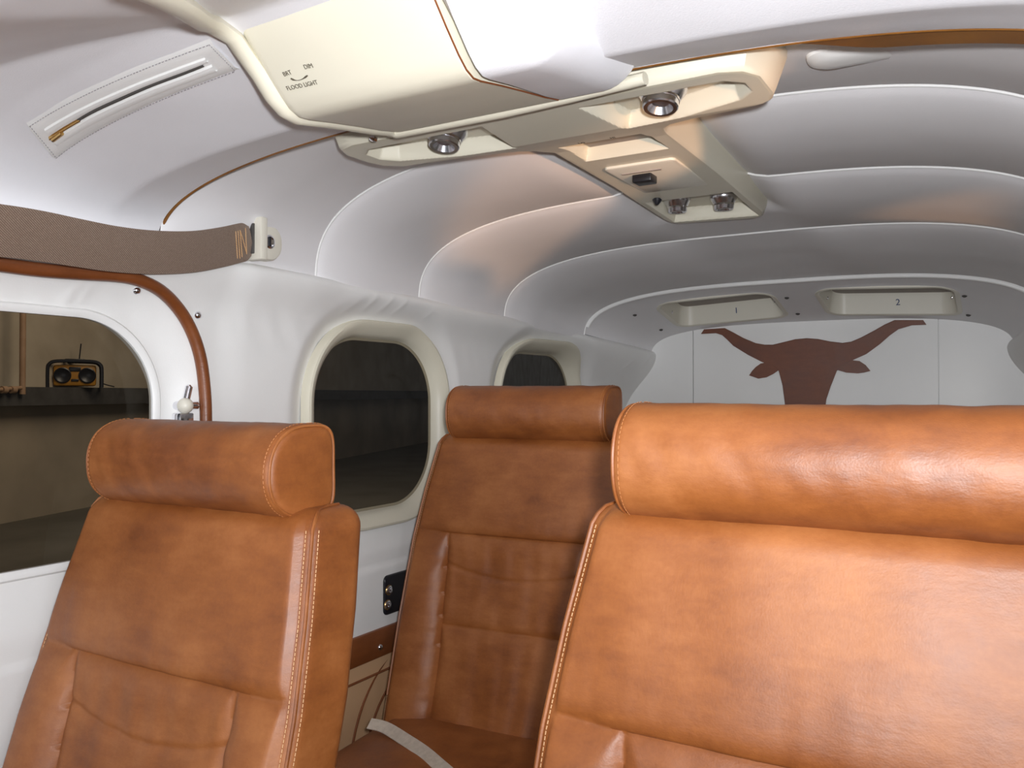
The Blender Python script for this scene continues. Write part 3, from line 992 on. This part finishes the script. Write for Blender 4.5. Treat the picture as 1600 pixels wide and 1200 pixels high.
def make_seat(H):
    """H: height of the headrest top above the floor"""
    seat = bpy.data.objects.new('cabin_seat', None); C.objects.link(seat); seat.empty_display_size = .1
    off = Vector((0, 0, H))
    # headrest
    xsx = []
    for k in range(9): xsx.append((-HRW + .016 - .016 * math.cos(math.pi / 2 * k / 8) if False else -HRW + .016 * (1 - math.cos(math.pi / 2 * k / 8)), .016 * (1 - math.sin(math.pi / 2 * k / 8))))
    st_ = [( -HRW + .016 * (1 - math.cos(math.pi / 2 * k / 8)), .016 * (1 - math.sin(math.pi / 2 * k / 8))) for k in range(9)]
    mid = [(-HRW + .016 + (2 * HRW - .032) * k / 90, 0) for k in range(1, 90)]
    en = [(-x, i) for x, i in reversed(st_)]
    rows = [(-HRW - .002, .05), (-HRW - .001, .03)] + st_ + mid + en + [(HRW + .001, .03), (HRW + .002, .05)]
    g = M().loft([[headrest_pt(k, x, i) + off for k in range(72)] for x, i in rows])
    hr = g.build('headrest', TAN, seat, local=True, angle=70)
    for s in (-1, 1):
        M().tube([headrest_pt(k, s * (HRW - .004), .0035) + off for k in range(0, 72)], .0024, 6, closed=True).build('piping', TAN, hr, local=True)
    stm = M()
    for s in (-1, 1):
        for k in range(6, 66):
            a = headrest_pt(k, s * (HRW - .0125), -.0005); b = headrest_pt((k + 1) % 72, s * (HRW - .0125), -.0005)
            stm.tube([a + off, a.lerp(b, .6) + off], .0006, 4)
    ss = stm.build('stitching', TANTHREAD, hr, local=True); ss['kind'] = 'stuff'
    # backrest
    rows = []; ht = -.128; rt = .034
    for k in range(10):
        a = math.pi / 2 * (1 - k / 9); rows.append((ht - rt + rt * math.sin(a), rt * (1 - math.cos(a))))
    h = ht - rt
    while h > -.90:
        h -= .0036; rows.append((h, 0))
    rings = []
    for h, inset in rows:
        lp, hw = back_loop(h, inset)
        ring = []
        for x, y, fr in lp:
            d = front_disp(x, h, hw) * (1 - inset / rt * .9) if fr else 0
            w = .0012 * noise.noise(Vector((x * 9 + y * 20, h * 9, 1)))
            ring.append(bpos(x, y - d - w, h) + off)
        rings.append(ring)
    br = M().loft(rings).build('backrest', TAN, seat, local=True, angle=75)
    # welts and double stitching down both front edges
    stm = M()
    for s in (-1, 1):
        hs = [-.155 - .010 * k for k in range(64)]
        def edge(h, dx, dy): return bpos(s * (backrest_hw(h) - .0055 + dx), .0055 + dy, h) + off
        over = [bpos(s * (backrest_hw(-.15) - i_), y_, h_) + off for i_, y_, h_ in ((.034, .085, -.1275), (.033, .06, -.1275), (.026, .035, -.129), (.015, .019, -.134), (.009, .011, -.143))]
        M().tube(over + [edge(h, 0, 0) for h in hs], .0030, 6).build('piping', TAN, br, local=True)
        for dx, dy in ((-.008, -.0052), (.0052, .008)):
            for h in [-.155 - .006 * k for k in range(116)]:
                stm.tube([edge(h, dx, dy), edge(h - .0042, dx, dy)], .00075, 4)
    ss = stm.build('stitching', THREAD, br, local=True); ss['kind'] = 'stuff'
    # cushion and pedestal
    yc = bpos(0, 0, -.84).y
    cu = M()
    def cring(z, o, n=16): return [Vector((q[0], q[1], z)) for q in rrect(0, yc - .20, .285 - o, .26 - o, .07, n)]
    z1 = H - .82
    cu.loft([cring(z1 - .14, .012), cring(z1 - .13, .002), cring(z1 - .09, 0), cring(z1 - .03, .0), cring(z1 - .012, .008), cring(z1 - .003, .024), cring(z1 + .004, .06), cring(z1 + .010, .12), cring(z1 + .011, .2)])
    cu.build('seat_cushion', TAN, seat, local=True)
    pe = M()
    for s in (-1, 1):
        pe.box((s * .20, yc - .18, (z1 - .14) / 2), (.02, .22, (z1 - .14) / 2), .006)
    pe.box((0, yc - .18, z1 - .15), (.24, .24, .015), .004)
    pe.build('seat_frame', STEEL, seat, local=True)
    return seat


def copy_tree(o, parent=None):
    c = o.copy(); C.objects.link(c); c.parent = parent
    for ch in list(o.children): copy_tree(ch, c)
    return c


FLOORZ = -1.31
HSEAT = 1.30


def place_seat(s, x, y, ztop, rz, label):
    s.location = (x, y, ZC + ztop - HSEAT); s.rotation_euler = (0, 0, math.radians(rz))
    tag(s, label, 'seat', 'tan leather cabin seats')


proto = make_seat(HSEAT)
place_seat(proto, .478, .936, -.013, 0, 'large tan leather seat nearest the camera, filling the lower right')
s2 = copy_tree(proto); place_seat(s2, -.474, .862, -.047, 0, 'tan leather seat at the lower left, beside the door window')
s3 = copy_tree(proto); place_seat(s3, -.385, 1.825, .020, 4, 'tan leather seat in the middle, a row behind the other two')
for s_ in (proto, s2, s3):      # each frame stands on the floor
    dz = s_.location.z - (ZC + FLOORZ)
    for ch in s_.children:
        if ch.name.startswith('seat_frame'):
            ch.location.z = -dz; ch.scale.z = (.345 + dz) / .345

# lap belt lying on the middle seat
lb = empty('lap_belt', (-.40, 1.50, -.72))
tag(lb, 'cream webbing lap belt lying across the middle seat cushion', 'seat belt')

# ------------------------------------------------------------------ left wall fittings
# leather door welt
wp = [(-60, 404), (0, 413), (60, 421), (120, 426), (180, 430), (215, 437), (250, 454), (278, 482), (298, 515), (312, 555), (319, 600), (322, 655)]
pts = []
for px, py in wp:
    q = P(px, py, X=-.838)
    for _ in range(4): q = P(px, py, X=-wall_x(q.y, q.z) + .009)
    pts.append(q)
last = pts[-1]
pts += [Vector((-wall_x(last.y, last.z - .13 * k) + .006, last.y, last.z - .13 * k)) for k in (1, 2, 3, 4)]
def spline(pts, n=6):
    out = []
    for k in range(len(pts) - 1):
        p0, p1, p2, p3 = pts[max(k - 1, 0)], pts[k], pts[k + 1], pts[min(k + 2, len(pts) - 1)]
        for j in range(n):
            t = j / n
            out.append(.5 * (2 * p1 + (p2 - p0) * t + (2 * p0 - 5 * p1 + 4 * p2 - p3) * t * t + (3 * p1 - p0 - 3 * p2 + p3) * t ** 3))
    return out + [pts[-1]]
dw = M().tube(spline(pts), .0135, 12).build('door_welt', TAN_TRIM)
tag(dw, 'rolled brown leather welt curving around the door window', 'trim')

for i, (px, py) in enumerate(((217, 453), (312, 492))):
    q = P(px, py, X=-.842)
    sn = M().lathe([(0, .009), (.003, .0085), (.006, .006), (.008, .002)], (-(wall_x(q.y, q.z)) - .001, q.y, q.z), (1, 0, 0), 16).build('wall_snap', CHROME)
    tag(sn, ('chrome snap stud just below the leather welt, above the door window', 'chrome snap stud right of the bend in the leather welt')[i], 'snap', 'chrome wall snaps')

q = P(300, 634, X=-.83)
la = empty('door_latch', tuple(q)); tag(la, 'small chrome ball-headed door latch beside the leather welt', 'latch')
wx = -wall_x(q.y, q.z); lx = wx + .026
M().lathe([(0, .010), (.024, .010)], (wx - .003, q.y, q.z), (1, 0, 0), 16).build('latch_post', CHROME, la)
ball = [(-.017 * math.cos(math.pi * k / 12), max(.0005, .017 * math.sin(math.pi * k / 12))) for k in range(13)]
M().lathe(ball, (lx, q.y, q.z), (1, 0, 0), 20).build('latch_ball', IVORY, la)
M().lathe([(0, .008), (.034, .008), (.038, .004)], (lx - .004, q.y + .004, q.z + .008), (0, .25, 1), 14).build('latch_pin', CHROME, la)
M().lathe([(0, .009), (.026, .009)], (lx - .006, q.y + .008, q.z), (0, 1, 0), 14).build('latch_pin', CHROME, la)
M().box((lx - .008, q.y, q.z - .034), (.014, .018, .018), .003).build('latch_base', CHROME, la)
M().box((lx - .010, q.y, q.z - .055), (.018, .030, .004), .002).build('latch_plate', SATIN, la)

# brown webbing strap with its cream bracket
spx = [(-200, 365, -.70), (-90, 352, -.712), (0, 360, -.722), (60, 368, -.732), (120, 379, -.742), (180, 389, -.752), (240, 394, -.762), (300, 393, -.770), (345, 386, -.776), (375, 379, -.780), (390, 376, -.782)]
cen = spline([Vector((-.80, .25, .325)), Vector((-.76, .38, .292))] + [P(a, b, X=c) for a, b, c in spx], 8)
sp = empty('shoulder_strap', tuple(P(395, 376, X=-.80))); tag(sp, 'brown woven webbing strap hanging slack above the door window', 'strap')
nS = len(cen)
def swid(k):
    u = k / (nS - 1); return .0425 - .010 * sm(.93, 1.0, u) + .0
rings = []
for k, p in enumerate(cen):
    t = (cen[min(k + 1, nS - 1)] - cen[max(k - 1, 0)]).normalized()
    up = Vector((.22 + .10 * math.sin(k * .05), 0, 1)); up = (up - t * up.dot(t)).normalized(); nn = t.cross(up).normalized()
    w = swid(k); ring = []
    for s, e in ((-1, -1), (-.5, -1), (0, -1), (.5, -1), (1, -1), (1, 1), (.5, 1), (0, 1), (-.5, 1), (-1, 1)):
        ring.append(p + up * s * w + nn * (e * .0013 + .004 * (1 - s * s)))
    rings.append(ring)
M().loft(rings).build('webbing', WEB, sp, angle=50)
stt = M()
def on_strap(u, v):
    k = min(nS - 2, int(u * (nS - 1))); f = u * (nS - 1) - k
    p = cen[k].lerp(cen[k + 1], f); t = (cen[k + 1] - cen[k]).normalized(); up = Vector((.2, 0, 1)); up = (up - t * up.dot(t)).normalized(); nn = t.cross(up)
    if nn.x < 0: nn = -nn
    return p + up * v * swid(k) + nn * .0075
for a, b in (((.882, -.7), (.884, .7)), ((.893, -.75), (.895, .7)), ((.905, -.7), (.905, .7)), ((.905, .7), (.935, -.6)), ((.935, -.6), (.937, .75))):
    stt.tube([on_strap(a[0] + (b[0] - a[0]) * k / 8, a[1] + (b[1] - a[1]) * k / 8) for k in range(9)], .0011, 5)
stt.build('stitching', THREAD, sp)
q = P(402, 377, X=-.800)
br = M()
def bring(o, x): return [Vector((x, a, b)) for a, b in rrect(q.y + .014, q.z, .046 - o, .042 - o, .038 - o, 10)]
bk = M().loft([bring(-.001, -.822), bring(0, -.789), bring(.003, -.783), bring(.008, -.781)]).build('strap_bracket', IVORY, sp)
M().box((-.780, q.y - .022, q.z), (.026, .010, .048), .004).build('bracket_jaw', IVORY, sp)
M().box((-.781, q.y - .033, q.z), (.006, .004, .034), .002).build('bracket_slot', STEEL, sp)
M().box((-.812, .245, .327), (.024, .016, .046), .005).build('strap_bracket', IVORY, sp)
sc_ = M().lathe([(0, .016), (.004, .016), (.006, .012), (.003, .010), (.003, .001)], (-.782, q.y + .016, q.z), (1, 0, 0), 20).build('bracket_screw', CHROME, sp)
M().box((-.777, q.y + .016, q.z), (.0015, .0018, .011)).build('screw_slot', BLACK, sc_, smooth=False)

# headset jack panel
jp = empty('headset_jack_panel', (-.85, 1.93, -.575)); tag(jp, 'black rounded headset jack panel on the white wall, beside the middle seat', 'jack panel')
def jring(o, x): return [Vector((x, a, b)) for a, b in rrect(1.935, -.573, .090 - o, .056 - o, .016, 6)]
M().loft([jring(0, -.86), jring(0, -.842), jring(.002, -.839), jring(.006, -.838)]).build('jack_plate', BLACK, jp)
for px, py in ((608, 921), (606, 944)):
    q = P(px, py, X=-.838)
    j = M().lathe([(0, .0125), (.004, .0125), (.006, .010), (.006, .0065), (.002, .005), (.002, .001)], (-.838, q.y, q.z), (1, 0, 0), 20).build('jack_socket', CHROME, jp)
    M().lathe([(0, .0145), (.0015, .0145)], (-.838, q.y, q.z), (1, 0, 0), 20).build('jack_washer', BRASS, j)
q = P(595, 1010, X=-.835)
sn = M().lathe([(0, .009), (.003, .0085), (.006, .006), (.008, .002)], (-.8365, q.y, q.z), (1, 0, 0), 16).build('rail_snap', CHROME)
tag(sn, 'chrome snap stud on the brown leather rail below the jack panel', 'snap')

# lap belt geometry (over the middle cushion)
bp_ = [P(578, 1128, Z=-.775), P(602, 1134, Z=-.778), P(632, 1152, Z=-.782), P(662, 1172, Z=-.784), P(690, 1196, Z=-.784), P(730, 1230, Z=-.784)]
cen2 = spline(bp_, 6); rings = []
for k, p in enumerate(cen2):
    t = (cen2[min(k + 1, len(cen2) - 1)] - cen2[max(k - 1, 0)]).normalized()
    sd = Vector((t.y, -t.x, 0)).normalized()
    sd = (sd + Vector((0, 0, -.5))).normalized()
    nn = t.cross(sd)
    rings.append([p + sd * s * .015 + nn * e * .0012 for s, e in ((-1, -1), (0, -1), (1, -1), (1, 1), (0, 1), (-1, 1))])
M().loft(rings).build('webbing', BELT, lb)

# ------------------------------------------------------------------ the hangar outside the windows
gr = M().grid(2, 2, lambda i, j: Vector((-50 + 60 * i, -8 + 88 * j, -1.45))).build('ground', CONCRETE, smooth=False)
tag(gr, 'dark hangar floor seen through the windows', kind='structure')
A = P(0, 818, Z=-1.45); B = P(670, 690, Z=-1.45)
wd = (B - A); wd.z = 0; wd.normalize(); wn = Vector((wd.y, -wd.x, 0))       # towards the aircraft
if wn.x < 0: wn = -wn


def hw(s, z, out=0): return Vector((A.x, A.y, 0)) + wd * s + wn * out + Vector((0, 0, z))


def hbox(m, s0, s1, z0, z1, o0, o1):
    c = [hw(s, z, o) for o in (o0, o1) for z in (z0, z1) for s in (s0, s1)]
    return m.add(c, [(0, 1, 3, 2), (4, 6, 7, 5), (0, 4, 5, 1), (2, 3, 7, 6), (0, 2, 6, 4), (1, 5, 7, 3)])


hwall = hbox(M(), -6, 70, -1.45, 4.5, -.2, 0).build('hangar_wall', HWALL, smooth=False)
tag(hwall, 'dim beige hangar wall seen through the side windows', kind='structure')
hbox(M(), -6, 70, -1.45, -.12, 0, .03).build('wainscot', HWAINS, hwall, smooth=False)
beam = hbox(M(), -6, 70, -.135, .075, 0, .24)
beam = beam.build('ledge_beam', STEEL, hwall, smooth=False)
# copper pipe and its fittings
def wallpt(px, py, out):
    r = ray(px, py); n = wn; p0 = hw(0, 0, out)
    t = (p0 - Vector((CAMX, 0, 0))).dot(n) / r.dot(n); return Vector((CAMX, 0, 0)) + r * t
a, b = wallpt(30, 380, .28), wallpt(35, 616, .28)
pi = M().tube([Vector((b.x, b.y, a.z)), b], .032, 12).build('wall_pipe', PIPE); tag(pi, 'upright copper-coloured pipe on the hangar wall, seen at the left edge', 'pipe')
a, b = wallpt(-40, 612, .30), wallpt(33, 606, .30)
pv = M().tube([a, b], .022, 10)
for px in (6, 20):
    c = wallpt(px, 609, .30); pv.lathe([(-.03, .04), (.03, .04)], c, wd, 12)
pv = pv.build('pipe_fitting', PIPE); tag(pv, 'short horizontal pipe with brass fittings beside the upright pipe', 'pipe')

# jobsite radio on the ledge
c = wallpt(117, 600, .14); c.z = .075
rd = empty('jobsite_radio', tuple(c)); tag(rd, 'yellow and black jobsite radio in a roll cage on the hangar ledge', 'radio')
q0 = wallpt(75, 598, .14); q1 = wallpt(160, 598, .14)
RW = (q1 - q0).length * .5 * .62; RZ = c.z; RH = RW * .80
ex = wd; ez = Vector((0, 0, 1)); ey = wn


ey = Vector((CAMX - c.x, -c.y, 0)).normalized(); ex = Vector((-ey.y, ey.x, 0))
if ex.dot(wd) < 0: ex = -ex


def R(a, h, o): return c + ex * a + ez * h + ey * o


def rbox(name, mat, a, h, o, ha, hh, ho, par, r=.012):
    m = M(); bm = bmesh.new(); bmesh.ops.create_cube(bm, size=2)
    for v in bm.verts: v.co = Vector((v.co.x * ha, v.co.y * hh, v.co.z * ho))
    bmesh.ops.bevel(bm, geom=list(bm.edges), offset=r, segments=2, profile=.5, affect='EDGES')
    bm.verts.ensure_lookup_table()
    m.add([R(a + v.co.x, h + v.co.y, o + v.co.z) for v in bm.verts], [[v.index for v in f.verts] for f in bm.faces]); bm.free()
    return m.build(name, mat, par)


HB = RH * 1.25
bod = rbox('radio_body', YELLOW, 0, HB * .50, 0, RW * .80, HB * .44, .11, rd, .03)
for s in (-1, 1):
    sp_ = M().lathe([(0, RW * .33), (.012, RW * .33), (.018, RW * .29), (.008, RW * .25), (.004, .005)], R(s * RW * .46, HB * .50, .11), ey, 24).build('speaker', BLACK, rd)
rbox('tuner_panel', BLACK, 0, HB * .76, .112, RW * .22, HB * .09, .01, rd, .004)
rbox('tuner_panel', BLACK, 0, HB * .30, .112, RW * .14, HB * .05, .01, rd, .004)
for o in (-.13, .15):
    cage = [R(-RW, 0, o), R(-RW, HB * .75, o), R(-RW * .93, HB * .97, o), R(-RW * .7, HB * 1.08, o), R(0, HB * 1.10, o), R(RW * .7, HB * 1.08, o), R(RW * .93, HB * .97, o), R(RW, HB * .75, o), R(RW, 0, o)]
    M().tube(spline(cage, 4), .022, 8).build('roll_bar', BLACK, rd)
for s in (-1, 1):
    M().tube([R(s * RW, HB * .08, -.13), R(s * RW, HB * .08, .15)], .02, 8).build('roll_bar', BLACK, rd)
rbox('carry_handle', BLACK, 0, HB * 1.13, 0, RW * .38, .022, .05, rd, .01)
M().tube([R(RW * .15, HB * 1.1, 0), R(RW * .22, HB * 1.85, 0)], .008, 6).build('antenna', BLACK, rd)
M().tube(spline([R(RW, HB * .2, -.05), R(RW * 1.2, HB * .12, -.03), R(RW * 1.5, .012, .0)], 4), .008, 6).build('power_cord', BLACK, rd)
